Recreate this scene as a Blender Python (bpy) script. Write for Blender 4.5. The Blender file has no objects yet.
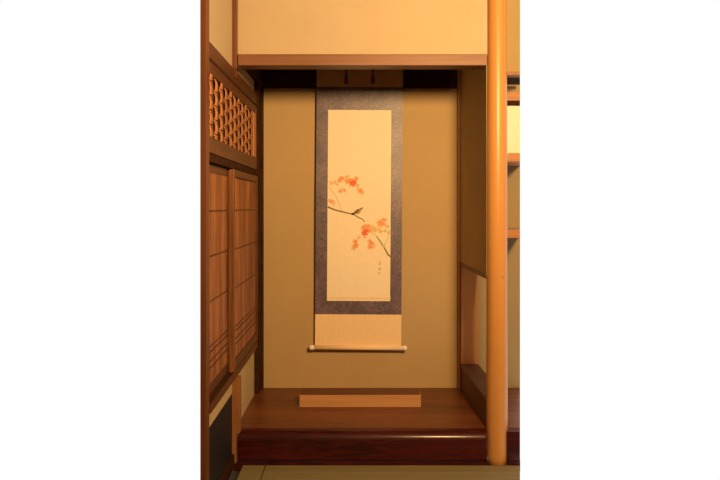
import bpy, bmesh, math, random
from mathutils import Vector, Matrix
random.seed(7)
C = bpy.context.scene.collection
sc = bpy.context.scene

# ------------------------------------------------------------------ camera
EYE, D0, F = 1.347, 3.2, 615.4            # eye height, distance to the alcove front (y = 0), focal length in px
cam_d = bpy.data.cameras.new('camera'); cam = bpy.data.objects.new('camera', cam_d); C.objects.link(cam)
cam.location = (0, -D0, EYE); cam.rotation_euler = (math.pi/2, 0, 0)
cam_d.sensor_width = 36; cam_d.lens = F*36/720
cam_d.shift_x = 3/720; cam_d.shift_y = -34/720
cam_d.clip_start = .05
sc.camera = cam

# ------------------------------------------------------------------ world and lights
w = bpy.data.worlds.new('world'); sc.world = w; w.use_nodes = True
w.node_tree.nodes['Background'].inputs[0].default_value = (1, 1, 1, 1)
w.node_tree.nodes['Background'].inputs[1].default_value = 1.0
def area(name, loc, aim, size, power, col):
    d = bpy.data.lights.new(name, 'AREA'); d.shape = 'DISK'; d.size = size; d.energy = power; d.color = col
    o = bpy.data.objects.new(name, d); C.objects.link(o); o.location = loc
    o.rotation_euler = (Vector(aim)-Vector(loc)).to_track_quat('-Z', 'Y').to_euler()
    return o
area('room_lamp', (.84, -2.35, 2.19), (.26, .2, 2.62), .36, 118, (1, .63, .26))

vs = sc.view_settings
vs.view_transform = 'Standard'; vs.look = 'None'; vs.gamma = 1; vs.use_curve_mapping = False
vs.exposure = 0.0

# ------------------------------------------------------------------ helpers
def P(px, py, d):                         # point seen at photo position px, py at distance d from the eye
    return Vector(((px-357)*d/F, d-D0, EYE+(206-py)*d/F))
def Zat(py, d): return EYE+(206-py)*d/F
def Xat(px, d): return (px-357)*d/F
def bx(bm, x0, x1, y0, y1, z0, z1, bev=0, mi=0):
    vs_ = [bm.verts.new((x, y, z)) for x in (x0, x1) for y in (y0, y1) for z in (z0, z1)]
    fs = [bm.faces.new([vs_[i] for i in q]) for q in ((0,1,3,2),(4,6,7,5),(0,4,5,1),(2,3,7,6),(0,2,6,4),(1,5,7,3))]
    for f in fs: f.material_index = mi
    if bev:
        es = list({e for f in fs for e in f.edges})
        r = bmesh.ops.bevel(bm, geom=es, offset=bev, segments=2, profile=.6, affect='EDGES')
        for f in r['faces']: f.material_index = mi
def prism(bm, pts, z0, z1, mi=0):         # plan polygon pulled up from z0 to z1
    a = [bm.verts.new((x, y, z0)) for x, y in pts]; b = [bm.verts.new((x, y, z1)) for x, y in pts]
    n = len(pts); fs = [bm.faces.new(a[::-1]), bm.faces.new(b)]
    fs += [bm.faces.new((a[i], a[(i+1) % n], b[(i+1) % n], b[i])) for i in range(n)]
    for f in fs: f.material_index = mi
def prof(bm, pts, x0, x1):                # profile in y, z pulled along x
    a = [bm.verts.new((x0, y, z)) for y, z in pts]; b = [bm.verts.new((x1, y, z)) for y, z in pts]
    n = len(pts); bm.faces.new(a); bm.faces.new(b[::-1])
    for i in range(n): bm.faces.new((a[i], b[i], b[(i+1) % n], a[(i+1) % n]))
def tube(bm, path, rad, seg=10, cap=True, mi=0):
    path = [Vector(p) for p in path]; rings = []
    for i, p in enumerate(path):
        t = (path[min(i+1, len(path)-1)]-path[max(i-1, 0)]).normalized()
        u = t.orthogonal().normalized() if i == 0 else (u - t*u.dot(t)).normalized()
        v = t.cross(u); r = rad[i] if isinstance(rad, (list, tuple)) else rad
        rings.append([bm.verts.new(p+(u*math.cos(2*math.pi*k/seg)+v*math.sin(2*math.pi*k/seg))*r) for k in range(seg)])
    for a, b in zip(rings, rings[1:]):
        for k in range(seg):
            f = bm.faces.new((a[k], a[(k+1) % seg], b[(k+1) % seg], b[k])); f.material_index = mi; f.smooth = True
    if cap:
        for rr in (rings[0], rings[-1]):
            f = bm.faces.new(rr); f.material_index = mi
def world_base(o):
    v = Vector((0, 0, 0))
    while o: v += o.location; o = o.parent
    return v
def obj(name, bm, mats, parent=None, smooth=False, base=None):
    bmesh.ops.recalc_face_normals(bm, faces=bm.faces)
    if smooth:
        for f in bm.faces: f.smooth = True
    off = world_base(parent) if parent else Vector(base or (0, 0, 0))
    bm.transform(Matrix.Translation(-off))
    me = bpy.data.meshes.new(name); bm.to_mesh(me); bm.free()
    for m in (mats if isinstance(mats, (list, tuple)) else [mats]): me.materials.append(m)
    o = bpy.data.objects.new(name, me); C.objects.link(o)
    if parent: o.parent = parent
    else: o.location = off
    return o
def tag(o, label, cat, group=None):
    o['label'] = label; o['category'] = cat
    if group: o['group'] = group
    return o
def thing(name, label, cat, loc, group=None):
    o = bpy.data.objects.new(name, None); C.objects.link(o); o.location = loc; o.empty_display_size = .1
    return tag(o, label, cat, group)
def struct(name, bm, mats, smooth=False):
    o = obj(name, bm, mats, smooth=smooth); o['kind'] = 'structure'; return o
def B(): return bmesh.new()

# ------------------------------------------------------------------ materials
def new_mat(name):
    m = bpy.data.materials.new(name); m.use_nodes = True
    nt = m.node_tree; return m, nt, nt.nodes['Principled BSDF']
def coords(nt, scale):
    tc = nt.nodes.new('ShaderNodeTexCoord'); mp = nt.nodes.new('ShaderNodeMapping')
    mp.inputs['Scale'].default_value = scale; nt.links.new(tc.outputs['Object'], mp.inputs[0]); return mp
def noise(nt, mp, scale, detail=4, rough=.6, dist=0):
    n = nt.nodes.new('ShaderNodeTexNoise'); n.inputs['Scale'].default_value = scale; n.inputs['Detail'].default_value = detail
    n.inputs['Roughness'].default_value = rough; n.inputs['Distortion'].default_value = dist
    nt.links.new(mp.outputs[0], n.inputs['Vector']); return n
def ramp(nt, src, stops):
    r = nt.nodes.new('ShaderNodeValToRGB'); el = r.color_ramp.elements
    while len(el) < len(stops): el.new(.5)
    for e, (p, c) in zip(el, stops): e.position = p; e.color = (*c, 1)
    nt.links.new(src, r.inputs[0]); return r
def bump(nt, src, bsdf, strength, dist=.002):
    b = nt.nodes.new('ShaderNodeBump'); b.inputs['Strength'].default_value = strength; b.inputs['Distance'].default_value = dist
    nt.links.new(src, b.inputs['Height']); nt.links.new(b.outputs[0], bsdf.inputs['Normal'])
def plaster(name, c, var=.08):
    m, nt, b = new_mat(name); mp = coords(nt, (1, 1, 1))
    n = noise(nt, mp, 3.0, 6, .65); f = noise(nt, mp, 260, 3)
    lo = tuple(x*(1-var) for x in c); hi = tuple(min(1, x*(1+var)) for x in c)
    r = ramp(nt, n.outputs[0], [(.3, lo), (.7, hi)]); nt.links.new(r.outputs[0], b.inputs['Base Color'])
    b.inputs['Roughness'].default_value = .95; b.inputs['Specular IOR Level'].default_value = .15
    bump(nt, f.outputs[0], b, .25, .0015); return m
def wood(name, dark, light, axis='z', rough=.5, coat=0, grain=38, dist=.6, spec=.4, stretch=.04):
    m, nt, b = new_mat(name)
    s = [1, 1, 1]; s['xyz'.index(axis)] = stretch
    mp = coords(nt, s); n = noise(nt, mp, grain, 6, .62, dist); n2 = noise(nt, mp, grain*.22, 3, .5, .4)
    mix = nt.nodes.new('ShaderNodeMath'); mix.operation = 'MULTIPLY_ADD'; mix.inputs[1].default_value = .55
    sc2 = nt.nodes.new('ShaderNodeMath'); sc2.operation = 'MULTIPLY'; sc2.inputs[1].default_value = .45
    nt.links.new(n2.outputs[0], sc2.inputs[0]); nt.links.new(n.outputs[0], mix.inputs[0]); nt.links.new(sc2.outputs[0], mix.inputs[2])
    r = ramp(nt, mix.outputs[0], [(.36, dark), (.62, light)]); nt.links.new(r.outputs[0], b.inputs['Base Color'])
    b.inputs['Roughness'].default_value = rough; b.inputs['Coat Weight'].default_value = coat; b.inputs['Coat Roughness'].default_value = .18
    b.inputs['Specular IOR Level'].default_value = spec
    bump(nt, n.outputs[0], b, .12, .001); return m
def plain(name, c, rough=.6, spec=.3):
    m, nt, b = new_mat(name); mp = coords(nt, (1, 1, 1)); n = noise(nt, mp, 60, 3)
    r = ramp(nt, n.outputs[0], [(.3, tuple(x*.93 for x in c)), (.7, c)]); nt.links.new(r.outputs[0], b.inputs['Base Color'])
    b.inputs['Roughness'].default_value = rough; b.inputs['Specular IOR Level'].default_value = spec; return m

M_wall = plaster('ochre_clay_wall', (.52, .36, .185), .03)
M_next = plaster('shaded_olive_clay_wall', (.34, .25, .125), .03)  # olive clay darkened in colour to stand for the next alcove's dimmer light
M_room = plaster('brown_light_block_wall', (.20, .125, .06))
M_upper = plaster('upper_clay_wall', (.475, .375, .26), .03)
M_sidewall = plaster('side_clay_wall', (.52, .40, .21))
M_lintel = wood('red_cedar', (.165, .068, .034), (.24, .108, .056), 'x', .5)
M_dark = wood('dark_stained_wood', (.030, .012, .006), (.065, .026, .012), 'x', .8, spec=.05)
M_darkz = wood('dark_stained_post', (.10, .036, .014), (.17, .065, .024), 'z', .5)
M_jamb = wood('reddish_jamb', (.11, .034, .011), (.165, .055, .018), 'z', .45)
M_rail = wood('rail_cedar', (.070, .023, .007), (.13, .045, .015), 'y', .5)
M_screen = wood('bamboo_screen', (.080, .024, .007), (.34, .135, .045), 'z', .5, grain=60)
M_slat = wood('lattice_splint', (.25, .085, .028), (.50, .21, .08), 'z', .4, grain=30)
M_pillar = wood('polished_log', (.48, .21, .058), (.62, .31, .098), 'z', .34, .0, 14, .3, stretch=.02)
M_post = wood('tan_post', (.22, .085, .028), (.33, .14, .05), 'z', .55)
M_floor = wood('alcove_board', (.085, .023, .0075), (.20, .064, .021), 'x', .4, .08, 26, 1.2, stretch=.10)
M_kamachi = wood('lacquered_beam', (.012, .0012, .0015), (.085, .007, .009), 'x', .5, .4, 26, 3.0, .15, stretch=.12)
M_block = wood('cedar_block', (.50, .24, .105), (.62, .33, .15), 'x', .55)
M_blocktop = wood('stained_block_top', (.10, .036, .014), (.16, .06, .022), 'x', .6)
M_shelf = wood('shelf_cedar', (.34, .13, .04), (.50, .21, .07), 'x', .45)
M_opening = wood('opening_jamb', (.66, .26, .065), (.82, .35, .09), 'z', .5)
M_low = wood('low_side_board', (.10, .045, .018), (.16, .075, .03), 'y', .6)
M_paper = plain('white_paper', (.86, .80, .66), .8)
M_navy = plain('indigo_paper', (.012, .012, .018), .55)
M_tatami = wood('tatami_reed', (.19, .16, .082), (.265, .225, .12), 'x', .8, 0, 160, .1, .2, .02)
M_edge = plain('mat_joint', (.05, .04, .02), .8)
M_ceiling = wood('light_block_ceiling_board', (.16, .08, .035), (.22, .12, .055), 'y', .6)

# scroll materials
M_ivory = plain('ivory_knob', (.93, .88, .74), .35)
M_silk = plain('beige_silk', (.95, .70, .43), .8, .1)
M_silk_top = plain('shaded_beige_silk', (.66, .46, .24), .85, .1)  # upper beige silk, the shade it hangs in darkened into its colour
M_painting = plain('painted_silk', (.97, .835, .645), .8, .1)
M_ribbon = plain('ribbon_silk', (.22, .095, .05), .8, .1)
def brocade():
    m, nt, b = new_mat('indigo_damask'); mp = coords(nt, (1, .2, 1))
    n1 = noise(nt, mp, 85, 2, .5, 2.2); n2 = noise(nt, mp, 9, 3)
    ad = nt.nodes.new('ShaderNodeMath'); ad.operation = 'MULTIPLY_ADD'; ad.inputs[1].default_value = .6
    nt.links.new(n1.outputs[0], ad.inputs[0]); sc_ = nt.nodes.new('ShaderNodeMath'); sc_.operation = 'MULTIPLY'; sc_.inputs[1].default_value = .22
    nt.links.new(n2.outputs[0], sc_.inputs[0]); nt.links.new(sc_.outputs[0], ad.inputs[2])
    r = ramp(nt, ad.outputs[0], [(.33, (.055, .039, .062)), (.41, (.108, .070, .108)), (.50, (.24, .150, .19))])
    nt.links.new(r.outputs[0], b.inputs['Base Color']); b.inputs['Roughness'].default_value = .45
    b.inputs['Specular IOR Level'].default_value = .8; return m
M_brocade = brocade()
INK = {k: plain('ink_'+k, c, .9, 0) for k, c in dict(red=(.86, .20, .09), orange=(.90, .38, .17), pale=(.93, .57, .30), olive=(.72, .58, .29),
       branch=(.20, .13, .045), twig=(.55, .42, .20), bird=(.26, .13, .05), head=(.06, .035, .02), belly=(.62, .40, .20), sign=(.50, .33, .15)).items()}

# ------------------------------------------------------------------ section where the photograph's view of the next alcove ends
def cutX(d): return 163*d/F
YB = .784                                  # back wall
ZF = .170                                  # alcove floor
XL, XR, XR2 = -.62, .667, .772             # side walls of the alcove; right wall is .105 thick

# unseen shell around lamp and eye, added to cut the sky's white light
b = B(); bx(b, -1.7, 2.0, -4.4, .0, 2.56, 2.6); struct('ceiling_light_block', b, M_ceiling)
b = B(); bx(b, -1.7, 2.0, -4.45, -4.4, 0, 2.6); struct('wall_rear_light_block', b, M_room)
b = B(); bx(b, 1.95, 2.0, -4.4, -.02, 0, 2.56); struct('wall_right_light_block', b, M_room)
b = B(); bx(b, -1.75, -1.7, -4.4, -.32, 0, 2.56); struct('wall_left_light_block', b, M_room)

# back wall and alcove shell
b = B(); bx(b, XL-.06, .70, YB, YB+.05, 0, 2.45); struct('wall_back', b, M_wall)
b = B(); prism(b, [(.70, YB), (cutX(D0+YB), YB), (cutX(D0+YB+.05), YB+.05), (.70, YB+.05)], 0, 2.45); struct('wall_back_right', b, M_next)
b = B(); prism(b, [(XL-.06, .06), (cutX(D0+.06), .06), (cutX(D0+YB+.05), YB+.05), (XL-.06, YB+.05)], 2.41, 2.45); struct('ceiling_alcove', b, M_dark)
# wall over the lintel, and the one over the next alcove
b = B(); bx(b, XL-.03, .681, .015, .06, Zat(54, D0+.015)-.01, 2.56); struct('wall_front', b, M_upper)
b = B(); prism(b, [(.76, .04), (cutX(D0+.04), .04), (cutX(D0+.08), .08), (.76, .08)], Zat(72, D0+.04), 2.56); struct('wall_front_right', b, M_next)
b = B(); prism(b, [(.74, .028), (cutX(D0+.028), .028), (cutX(D0+.09), .09), (.74, .09)], Zat(75, D0+.03), Zat(71.5, D0+.03)); struct('trim_1', b, M_post)
b = B(); prism(b, [(.79, .09), (cutX(D0+.09), .09), (cutX(3.5), .30), (.79, .30)], Zat(75, D0+.03)+.002, Zat(75, D0+.03)+.02); struct('trim_8', b, M_dark)
# dark board along the head of the back and left walls
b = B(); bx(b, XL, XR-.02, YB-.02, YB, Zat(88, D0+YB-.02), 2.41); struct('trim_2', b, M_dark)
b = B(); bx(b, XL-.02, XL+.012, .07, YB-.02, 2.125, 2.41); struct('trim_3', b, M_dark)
# right wall with its low opening
b = B()
prism(b, [(.684, .05), (.79, .05), (.772, YB), (.666, YB)], .98, 2.41)
struct('wall_alcove_right', b, M_sidewall)
b = B(); prism(b, [(.684, .05), (.79, .05), (.772, YB), (.666, YB)], 0, .326); struct('trim_9', b, M_low)
b = B(); bx(b, XR+.001, XR2-.001, YB-.045, YB-.001, .326, .98); struct('trim_4', b, M_opening)
b = B(); bx(b, XR-.02, XR, YB-.03, YB, ZF, 2.41); struct('trim_5', b, M_post)
b = B()
for z0, z1 in ((.962, .984), (.320, .336)): prism(b, [(.680, .06), (.79, .06), (.772, YB-.03), (.662, YB-.03)], z0, z1)
struct('trim_6', b, M_darkz)
# left wall pieces (side of the room running into the alcove)
XU = -.645
b = B()
bx(b, XU-.02, XU, -.58, YB, 1.96, 2.56); struct('wall_left_upper', b, M_upper)
b = B(); bx(b, XU-.02, XU, -.58, YB, 0, .465); struct('wall_left', b, M_sidewall)
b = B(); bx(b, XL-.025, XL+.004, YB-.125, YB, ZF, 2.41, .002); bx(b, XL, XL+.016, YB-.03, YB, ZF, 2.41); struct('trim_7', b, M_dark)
b = B(); bx(b, XU, XU+.0015, -.58, -.03, .07, .380); struct('wall_left_dado', b, M_navy)
b = B(); bx(b, XU, XU+.014, -.58, -.03, 0, .07, .003); struct('baseboard_left', b, M_dark)

# floors
b = B(); prism(b, [(-1.7, -4.4), (2.0, -4.4), (2.0, -.25), (cutX(D0-.25), -.25), (cutX(D0+.1), .1), (XL-.05, .1), (XL-.05, -.32), (-1.7, -.32)], -.06, -.03); struct('floor', b, M_edge)
b = B(); prism(b, [(XL-.02, .067), (cutX(D0+.067), .067), (cutX(D0+YB), YB), (XL-.02, YB)], ZF-.03, ZF); struct('floor_alcove', b, M_floor)
def mat(x0, x1f, label):
    b = B()
    prism(b, [(x0, -1.9), (x1f(D0-1.9), -1.9), (x1f(D0-.005), -.005), (x0, -.005)], -.03, 0)
    o = obj('tatami_mat', b, M_tatami, base=(x0, -.9, -.03)); tag(o, label, 'tatami mat')
mat(XL+.028, lambda d: -.4785, 'narrow tatami strip at the foot of the left wall')
mat(-.472, cutX, 'wide woven tatami mat in front of the lacquered alcove step')
b = B(); bx(b, XL-.02, .680, -.004, .03, -.03, .018, .002)
tag(obj('threshold_strip', b, M_kamachi, base=(0, .01, -.03)), 'thin dark wood strip between the tatami and the long lacquered beam', 'floor strip')
b = B(); prism(b, [(.784, -.004), (cutX(D0), -.004), (cutX(D0+.03), .03), (.784, .03)], -.03, .018)
tag(obj('threshold_strip', b, M_kamachi, base=(.8, .01, -.03)), 'short end of thin dark floor strip to the right of the log pillar foot', 'floor strip')

# ------------------------------------------------------------------ lacquered front beam
def kamachi_prof(y0, y1, z0, z1, r):
    pts = [(y1, z0), (y1, z1)]
    for k in range(25):
        a = math.pi/2*k/24; pts.append((y0+r-r*math.sin(a), z1-r+r*math.cos(a)))
    pts += [(y0, z0)]
    return pts
b = B(); prof(b, kamachi_prof(-.002, .066, .022, ZF, .05), -.622, .678)
o = obj('lacquered_beam', b, M_kamachi, base=(0, .05, .014)); tag(o, 'long dark red lacquered beam with rounded edge along the alcove floor', 'beam')
md = o.modifiers.new('bevel', 'BEVEL'); md.width = .008; md.segments = 3; md.limit_method = 'ANGLE'; md.angle_limit = math.radians(50)
for p_ in o.data.polygons: p_.use_smooth = True
o.data.set_sharp_from_angle(angle=math.radians(40))
b = B(); prism(b, [(.782, .005), (cutX(D0+.005), .005), (cutX(D0+.055), .055), (.782, .055)], .022, ZF)
tag(obj('lacquered_beam', b, M_kamachi, base=(.8, .05, .014)), 'short dark beam end at the foot of the log pillar, on its right', 'beam')

# ------------------------------------------------------------------ lintel
t = thing('lintel', 'reddish wood lintel across the head of the alcove', 'lintel', (0, .05, 2.08))
b = B(); bx(b, XL, .677, 0, .10, Zat(65.3, D0), Zat(54, D0), .003); obj('beam', b, M_lintel, t)

# ------------------------------------------------------------------ log pillar
b = B(); path = []; rad = []
for k in range(41):
    z = 2.56*k/40; r = .0555-.0028*z/2.42 + .0005*math.sin(z*5)
    path.append((.739, .053, z-.03)); rad.append(r)
tube(b, path, rad, 40)
t = thing('log_pillar', 'polished round orange log pillar at the right of the alcove', 'pillar', (.739, .053, 0))
trunk = obj('trunk', b, M_pillar, t)
for px, py, s in ((502.5, 277, 1.0), (496, 330, .6), (500, 190, .5)):
    p = P(px, py, D0); dx = p.x-.739; p.y = .053-math.sqrt(max(.0001, .0538**2-dx*dx))
    b = B(); r = bmesh.ops.create_uvsphere(b, u_segments=10, v_segments=6, radius=.005*s)
    for v in b.verts: v.co = Vector((v.co.x*.7, v.co.y*.35, v.co.z*1.8))+p
    obj('knot', b, M_shelf, t, True)

# ------------------------------------------------------------------ left corner post (full height, slim behind the screens)
t = thing('corner_post', 'slender wooden post at the left front corner of the alcove', 'post', (-.64, 0, 0))
b = B()
bx(b, XU-.04, -.606, -.022, .022, .172, .461, .002); bx(b, XU-.04, -.624, -.022, .022, .0185, .174)
bx(b, XU-.045, XU-.0235, -.022, .022, .3, 2.05)
obj('lower_post', b, M_post, t)
b = B(); bx(b, XU-.04, -.6225, -.022, .014, 2.0505, 2.56, .002); bx(b, -.6275, -.6225, -.022, .014, 2.012, 2.06); obj('upper_post', b, M_jamb, t)

# near jamb at the left edge
b = B(); bx(b, Xat(200.2, 2.56), -.627, -.64, -.585, 0, 2.56, .002)
tag(obj('door_jamb', b, M_jamb, base=(-.63, -.61, 0)), 'tall reddish wooden jamb nearest the viewer at the left edge', 'jamb')

# ------------------------------------------------------------------ rails, transom lattice and sliding screens on the left
Y0, Y1 = -.58, .66
t = thing('head_rail', 'long wooden head rail above the woven transom on the left wall', 'rail', (-.63, 0, 1.97))
b = B(); bx(b, XU-.005, -.628, Y0, Y1, 1.981, 2.049, .003); obj('rail', b, M_rail, t)
b = B(); bx(b, XU, -.630, Y0, Y1, 1.965, 1.980); obj('groove_strip', b, M_dark, t)

t = thing('woven_transom', 'pierced transom of woven wooden splints over the sliding screens', 'transom', (-.63, 0, 1.60))
ZA, ZB = 1.645, 1.914
b = B(); bx(b, XU-.01, -.626, Y0, Y1, ZB, 1.964, .002); obj('top_rail', b, M_rail, t)
b = B(); bx(b, XU-.01, -.626, Y0, Y1, 1.575, ZA, .002); obj('bottom_rail', b, M_rail, t)
b = B(); bx(b, XU-.01, -.622, .515, .60, ZA, ZB, .002); obj('stile', b, M_slat, t)
b = B(); bx(b, XU-.022, XU-.019, Y0, Y1, 1.58, 1.955); obj('backing', b, M_dark, t)
NC, PER, X0L = 11, .0625, -.637
bw = .052
for j in range(NC):
    yc = -.545+j*1.03/(NC-1)
    off = 0 if j % 2 else PER/2
    b = B(); n = 90; prev = None
    for k in range(n+1):
        z = ZA+(ZB-ZA)*k/n
        c = abs((((ZB-z-off)/PER) % 1)-.5)*2            # 1 at a tie, 0 midway between ties
        xo = X0L+.009*(1-max(0, (c-.15)/.85)**2.2)
        row = [b.verts.new((xo+dx, yc+dy, z)) for dx, dy in ((-.0015, -bw/2), (-.0015, bw/2), (.0015, bw/2), (.003, 0), (.0015, -bw/2))]
        if prev:
            for q in range(5):
                fc = b.faces.new((prev[q], prev[(q+1) % 5], row[(q+1) % 5], row[q])); fc.smooth = True
        prev = row
    obj('woven_splint', b, M_slat, t)
    m = -1
    while True:
        m += 1; zt_ = ZB-off-m*PER
        if zt_ < ZA+.006: break
        if zt_ > ZB-.006: continue
        b = B()
        for s_ in (-.0065, .0065): tube(b, [(X0L+.005, yc-bw*.68, zt_+s_), (X0L+.0115, yc, zt_+s_+.001), (X0L+.005, yc+bw*.68, zt_+s_)], .0030, 6)
        obj('cross_tie', b, M_slat, t)

# channel between transom and screens
b = B(); bx(b, XU-.02, -.632, Y0, Y1, 1.535, 1.574); bx(b, XU-.02, -.625, Y0, Y1, 1.536, 1.537)
tag(obj('upper_track', b, M_dark, base=(-.65, 0, 1.53)), 'dark grooved track that the sliding screens hang under', 'track')
t = thing('sill_rail', 'wooden sill rail that the sliding screens run on', 'sill', (-.64, 0, .46))
b = B(); bx(b, XU-.02, -.622, Y0, Y1, .462, .50, .003); obj('sill', b, M_rail, t)
b = B(); bx(b, XU-.018, -.628, Y0, Y1, .50, .508); obj('groove_strip', b, M_dark, t)

def screen(xo, xi, y0, y1, label, wl, wr):
    z0, z1 = .51, 1.533
    t = thing('sliding_screen', label, 'sliding screen', ((xo+xi)/2, (y0+y1)/2, z0), 'bamboo sliding screens on the left wall')
    for a, c in ((y0, y0+wl), (y1-wr, y1)):
        b = B(); bx(b, xo, xi, a, c, z0, z1, .002); obj('stile', b, M_rail if a != y0 else M_screen, t)
    b = B(); bx(b, xo, xi, y0+wl, y1-wr, 1.495, z1, .002); obj('top_rail', b, M_rail, t)
    b = B(); bx(b, xo, xi, y0+wl, y1-wr, z0, .56, .002); obj('bottom_rail', b, M_rail, t)
    n = int((y1-y0-wl-wr)/.026); w_ = (y1-y0-wl-wr)/n
    b = B(); bx(b, xo+.002, xo+.006, y0+wl, y1-wr, .56, 1.495); obj('backing_panel', b, M_screen, t)
    for k in range(n):
        yc = y0+wl+(k+.5)*w_
        b = B()
        m = 6; pts = [(xo+.008, yc-w_*.47)]+[(xo+.008+.009*math.sin(math.pi*q/m), yc-w_*.47*math.cos(math.pi*q/m)) for q in range(1, m)]+[(xo+.008, yc+w_*.47)]
        prism(b, pts, .56, 1.495); obj('bamboo_slat', b, M_screen, t)
    for zb in (1.326, 1.125, .924, .724, .70, .66, .63):
        b = B(); bx(b, xo+.0165, xo+.0195, y0+wl, y1-wr, zb-.0028, zb+.0028); obj('cross_bar', b, M_rail, t)
    return t
screen(-.667, -.650, Y0+.005, .02, 'nearer bamboo slat sliding screen, partly behind the other screen', .03, .03)
screen(-.647, -.621, -.105, Y1-.003, 'farther bamboo slat sliding screen, running into the alcove', .045, .03)

# ------------------------------------------------------------------ next alcove: cabinet and shelf on the right
def slab(bm, d0, d1, py0, py1, dref=None, x0=XR2):
    dref = dref or d0
    y0, y1 = d0-D0, d1-D0
    prism(bm, [(x0, y0), (cutX(d0), y0), (cutX(d1), y1), (x0, y1)], Zat(py1, dref), Zat(py0, dref))
DC = 3.58
t = thing('wall_cabinet', 'small wall cabinet with white paper sliding front, right of the pillar', 'cabinet', (.83, .5, Zat(155, DC)))
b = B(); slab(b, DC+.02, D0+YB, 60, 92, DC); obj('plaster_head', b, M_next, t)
b = B(); slab(b, DC, DC+.04, 92, 100.5); obj('top_rail', b, M_shelf, t)
b = B(); slab(b, DC+.03, DC+.05, 100.5, 106, DC); obj('track', b, M_dark, t)
b = B(); slab(b, DC+.015, DC+.03, 105.5, 153, DC); obj('paper_door', b, M_paper, t)
b = B(); slab(b, DC, D0+YB-.001, 153, 161.5, DC); obj('bottom_board', b, M_shelf, t)
t = thing('wall_shelf', 'single open wooden shelf under the white cabinet, right of the pillar', 'shelf', (.83, .6, Zat(238, 3.62)))
b = B(); slab(b, 3.60, D0+YB-.001, 230, 238, 3.60); obj('board', b, M_shelf, t)

# ------------------------------------------------------------------ block on the alcove floor
t = thing('display_block', 'long low cedar block with dark top on the alcove floor', 'display stand', (0, .43, ZF))
b = B(); x0, x1 = Xat(299.5, 3.6), Xat(421, 3.6)
bx(b, x0, x1, .40, .505, ZF, ZF+.071, .002); obj('body', b, M_block, t)
b = B(); bx(b, x0+.004, x1-.004, .404, .505, ZF+.071, ZF+.077, .001); obj('top_panel', b, M_blocktop, t)

# ------------------------------------------------------------------ hanging scroll
DS = 3.945; K = DS/F
SX, SZ = Xat(360, DS), Zat(76, DS)
scroll = thing('hanging_scroll', 'tall hanging scroll painted with a small bird on a red maple branch', 'scroll', (SX, DS-D0, SZ))
YS = DS-D0
def S(px, py, dy=0): return Vector(((px-357)*K, YS+dy, EYE+(206-py)*K))
def sheet(bm, px0, px1, py0, py1, y0, y1, mi=0):
    a, c = S(px0, py1), S(px1, py0)
    # many rows with a slight roll of the cloth
    n = 28; fr = []; bk = []
    for k in range(n+1):
        z = a.z+(c.z-a.z)*k/n; wv = .0018*math.sin((z-.4)*5.2)+.0008*math.sin((z-.4)*17)
        fr.append([bm.verts.new((x, YS+y0+wv, z)) for x in (a.x, c.x)])
        bk.append([bm.verts.new((x, YS+y1+wv, z)) for x in (a.x, c.x)])
    for k in range(n):
        for q in ((fr[k][0], fr[k][1], fr[k+1][1], fr[k+1][0]), (bk[k][0], bk[k+1][0], bk[k+1][1], bk[k][1]),
                  (fr[k][0], fr[k+1][0], bk[k+1][0], bk[k][0]), (fr[k][1], bk[k][1], bk[k+1][1], fr[k+1][1])):
            f = bm.faces.new(q); f.material_index = mi
    bm.faces.new((fr[0][0], bk[0][0], bk[0][1], fr[0][1])); bm.faces.new((fr[n][0], fr[n][1], bk[n][1], bk[n][0]))
def wave(z): return .0018*math.sin((z-.4)*5.2)+.0008*math.sin((z-.4)*17)
b = B(); sheet(b, 316.7, 403, 45, 87, 0, .004); obj('upper_silk', b, M_silk_top, scroll)
b = B(); sheet(b, 316.7, 403, 87, 314.5, 0, .004); obj('brocade_mount', b, M_brocade, scroll)
b = B(); sheet(b, 316.7, 403, 314.5, 347, 0, .004); obj('lower_silk', b, M_silk, scroll)
for x in (346.2, 373):
    b = B(); sheet(b, x-1.2, x+1.2, 46, 77, -.0035, -.0015); sheet(b, x-2.0, x+2.0, 77, 84, -.0036, -.0015); obj('ribbon', b, M_ribbon, scroll)

# painting
mats = [M_painting]+list(INK.values()); IDX = {k: i+1 for i, k in enumerate(INK)}
b = B(); sheet(b, 328.4, 391.6, 110, 301, -.0012, -.0002)
def dab(pts, ink, lay):
    vs_ = []
    for px, py in pts:
        p = S(px, py); vs_.append(b.verts.new((p.x, YS+wave(p.z)-.0013-.0002*lay, p.z)))
    f = b.faces.new(vs_); f.material_index = IDX[ink]
def leaf(px, py, r, rot, ink, lay):
    pts = []
    for k in range(5):
        a = math.radians(rot+(k-2)*52); l = r*(1.25 if k == 2 else 1.05 if k in (1, 3) else .75)
        pts.append((px+l*math.sin(a), py-l*math.cos(a)))
        a2 = math.radians(rot+(k-1.5)*52); pts.append((px+.45*r*math.sin(a2), py-.45*r*math.cos(a2)))
    pts[-1] = (px-.25*r*math.sin(math.radians(rot)), py+.25*r*math.cos(math.radians(rot)))
    dab(pts, ink, lay)
def stroke(pts, w0, w1, ink, lay):
    n = len(pts); L = []; R_ = []
    for i, (x, y_) in enumerate(pts):
        a, c = pts[max(i-1, 0)], pts[min(i+1, n-1)]
        dx, dy = c[0]-a[0], c[1]-a[1]; l = math.hypot(dx, dy); wd = (w0+(w1-w0)*i/(n-1))/2
        L.append((x-dy/l*wd, y_+dx/l*wd)); R_.append((x+dy/l*wd, y_-dx/l*wd))
    for i in range(n-1): dab([L[i], L[i+1], R_[i+1], R_[i]], ink, lay)
def z5(x, y_): return (325+x/10.286, 170+y_/10.286)          # readings taken from an enlarged view of the painting
def z6(x, y_): return (350+x/6, 205+y_/6)
stroke([z5(38, 380), z5(60, 392), z5(110, 412), z5(190, 432), z5(250, 446), z5(300, 455), z6(60, 77), z6(80, 85), z6(96, 102)], 1.5, .8, 'branch', 1)
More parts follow.
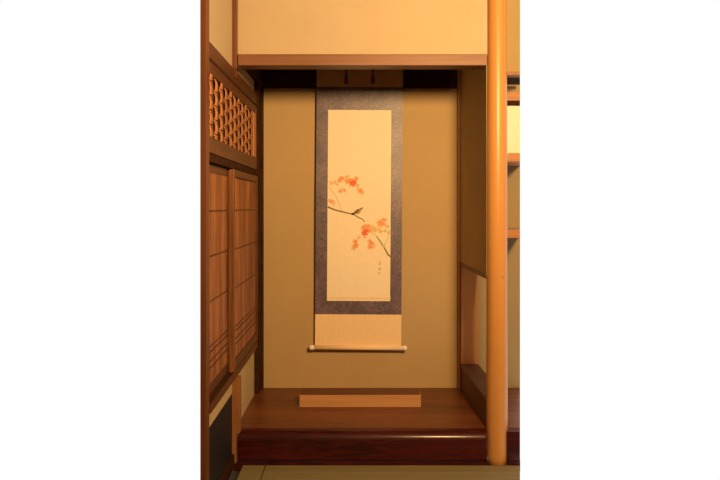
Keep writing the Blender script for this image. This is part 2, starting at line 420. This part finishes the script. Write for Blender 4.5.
stroke([z5(182, 428), z5(160, 360), z5(120, 275), z5(75, 215), z5(44, 175)], .5, .35, 'twig', 1)
stroke([z6(262, 318), z6(235, 296), z6(212, 255), z6(190, 220), z6(165, 187)], 1.6, .8, 'branch', 1)
stroke([z6(212, 250), z6(225, 215), z6(238, 190), z6(246, 150)], .5, .3, 'twig', 1)
stroke([z6(165, 187), z6(140, 165), z6(110, 150)], .4, .3, 'twig', 1)
stroke([z6(200, 235), z6(190, 245)], .5, .3, 'twig', 1)
LV = [(75,135,'pale',2.1),(105,125,'pale',2.2),(150,108,'orange',2.1),(180,80,'orange',2.5),(235,62,'olive',1.8),(215,80,'pale',2),(235,108,'orange',2.6),
      (265,95,'orange',2.2),(285,130,'red',3.0),(310,112,'red',2.8),(300,140,'red',2.4),(335,82,'orange',2.2),(345,150,'olive',1.8),(345,190,'pale',1.8),
      (370,210,'orange',2.6),(392,228,'olive',1.9),(160,215,'orange',2.0),(185,200,'pale',1.9),(210,205,'orange',1.9),(140,150,'pale',1.7),
      (60,318,'orange',1.9),(85,325,'orange',1.6),(100,342,'pale',1.9),(52,310,'olive',1.3)]
for i, (x, y_, ink, r) in enumerate(LV):
    p = z5(x, y_); leaf(p[0]+random.uniform(-2.6, 2.6), p[1]+random.uniform(-1.6, 1.6), r*.95, random.uniform(120, 250), random.choice(['pale', 'pale', 'orange', 'olive']), 1); leaf(p[0], p[1], r*1.6, random.uniform(120, 250), ink, 2+i % 3)
LV = [(85,130,'orange',3.0),(110,125,'orange',2.8),(130,130,'pale',2.6),(98,160,'red',3.2),(105,150,'red',2.6),(92,170,'red',2.4),(125,150,'orange',2.4),
      (190,100,'orange',3.0),(200,110,'orange',2.6),(212,85,'orange',2.3),(182,112,'pale',2.4),(230,125,'olive',1.9),(160,150,'olive',2.2),(190,155,'olive',1.9),
      (180,140,'pale',2.0),(150,130,'olive',1.7),(215,150,'olive',1.8),(238,165,'olive',1.6),(55,195,'pale',2.2),(40,215,'orange',2.5),(48,235,'orange',2.4),(35,245,'orange',2.6),(22,258,'olive',1.6),
      (130,215,'orange',2.5),(142,225,'orange',2.3),(135,245,'orange',2.7),(145,242,'pale',2.2),(122,250,'pale',1.9),(205,240,'olive',1.6),(98,190,'pale',1.6)]
for i, (x, y_, ink, r) in enumerate(LV):
    p = z6(x, y_); leaf(min(390, p[0]+random.uniform(-2.4, 2.4)), p[1]+random.uniform(-1.6, 1.6), r*.85, random.uniform(120, 250), random.choice(['pale', 'pale', 'orange', 'olive']), 1); leaf(p[0], p[1], r*1.6, random.uniform(130, 240), ink, 2+i % 3)
# bird: tail up to the right, head low at the left
def ell(px, py, a, c, rot, ink, lay):
    ca, sa = math.cos(math.radians(rot)), math.sin(math.radians(rot))
    dab([(px+a*math.cos(q)*ca-c*math.sin(q)*sa, py-a*math.cos(q)*sa-c*math.sin(q)*ca) for q in [2*math.pi*k/14 for k in range(14)]], ink, lay)
ell(*z5(335, 428), 3.6, 1.6, 38, 'bird', 6); ell(*z5(356, 438), 2.5, 1.0, 42, 'belly', 7)
ell(*z5(296, 452), 1.5, 1.2, 20, 'head', 8)
stroke([z5(350, 410), z5(372, 400), z5(402, 386)], 1.3, .8, 'bird', 6); stroke([z5(350, 440), z5(372, 425), z5(390, 396)], 1.1, .6, 'bird', 7)
stroke([z5(285, 456), z5(276, 462)], .6, .2, 'head', 8)
# signature: three small brushed characters
for x, y_, st in ((186, 352, ((-1, -1, 1, -1), (0, -2, 0, 1.2), (-1, .6, 1.1, .6))), (186, 384, ((-1.2, -.9, 1.2, -.9), (-1, .5, 1, .5), (-.9, -.9, -.9, 1), (.9, -.9, .9, 1))),
                 (184, 410, ((-.9, -.8, .9, -.8), (-.2, -.8, -.8, 1), (.1, -.3, .9, 1)))):
    p = z6(x, y_)
    for a, c, e, g in st: stroke([(p[0]+a, p[1]+c), (p[0]+e, p[1]+g)], .55, .45, 'sign', 3)
obj('painting', b, mats, scroll)
b = B(); sheet(b, 329, 392, 297.3, 299.2, -.0016, -.0011); obj('paper_hem', b, M_silk, scroll)
# bottom roller with ivory knobs, top batten and cord
b = B(); r0 = S(314, 347.6); r1 = S(405, 347.6)
tube(b, [(S(315.5, 0).x, YS-.006, r0.z), (S(404, 0).x, YS-.006, r0.z)], .0145, 16); rol = obj('roller', b, M_silk, scroll)
for s in (-1, 1):
    xa = S(316.2, 0).x if s < 0 else S(403.4, 0).x
    b = B(); tube(b, [(xa, YS-.006, r0.z), (xa+s*.002, YS-.006, r0.z), (xa+s*.024, YS-.006, r0.z), (xa+s*.030, YS-.006, r0.z), (xa+s*.033, YS-.006, r0.z)], [.012, .0155, .0165, .014, .008], 16)
    obj('knob', b, M_ivory, rol)
b = B(); bx(b, S(315.5, 0).x, S(404, 0).x, YS-.006, YS+.008, Zat(45, DS), Zat(45, DS)+.022, .003); bat = obj('top_batten', b, M_dark, scroll)
zt = Zat(45, DS)+.02
b = B(); tube(b, [(SX-.11, YS, zt), (SX, YS, zt+.035), (SX+.11, YS, zt)], .002, 6); obj('cord', b, M_ribbon, bat)
scroll.rotation_euler = (0, math.radians(.38), 0)
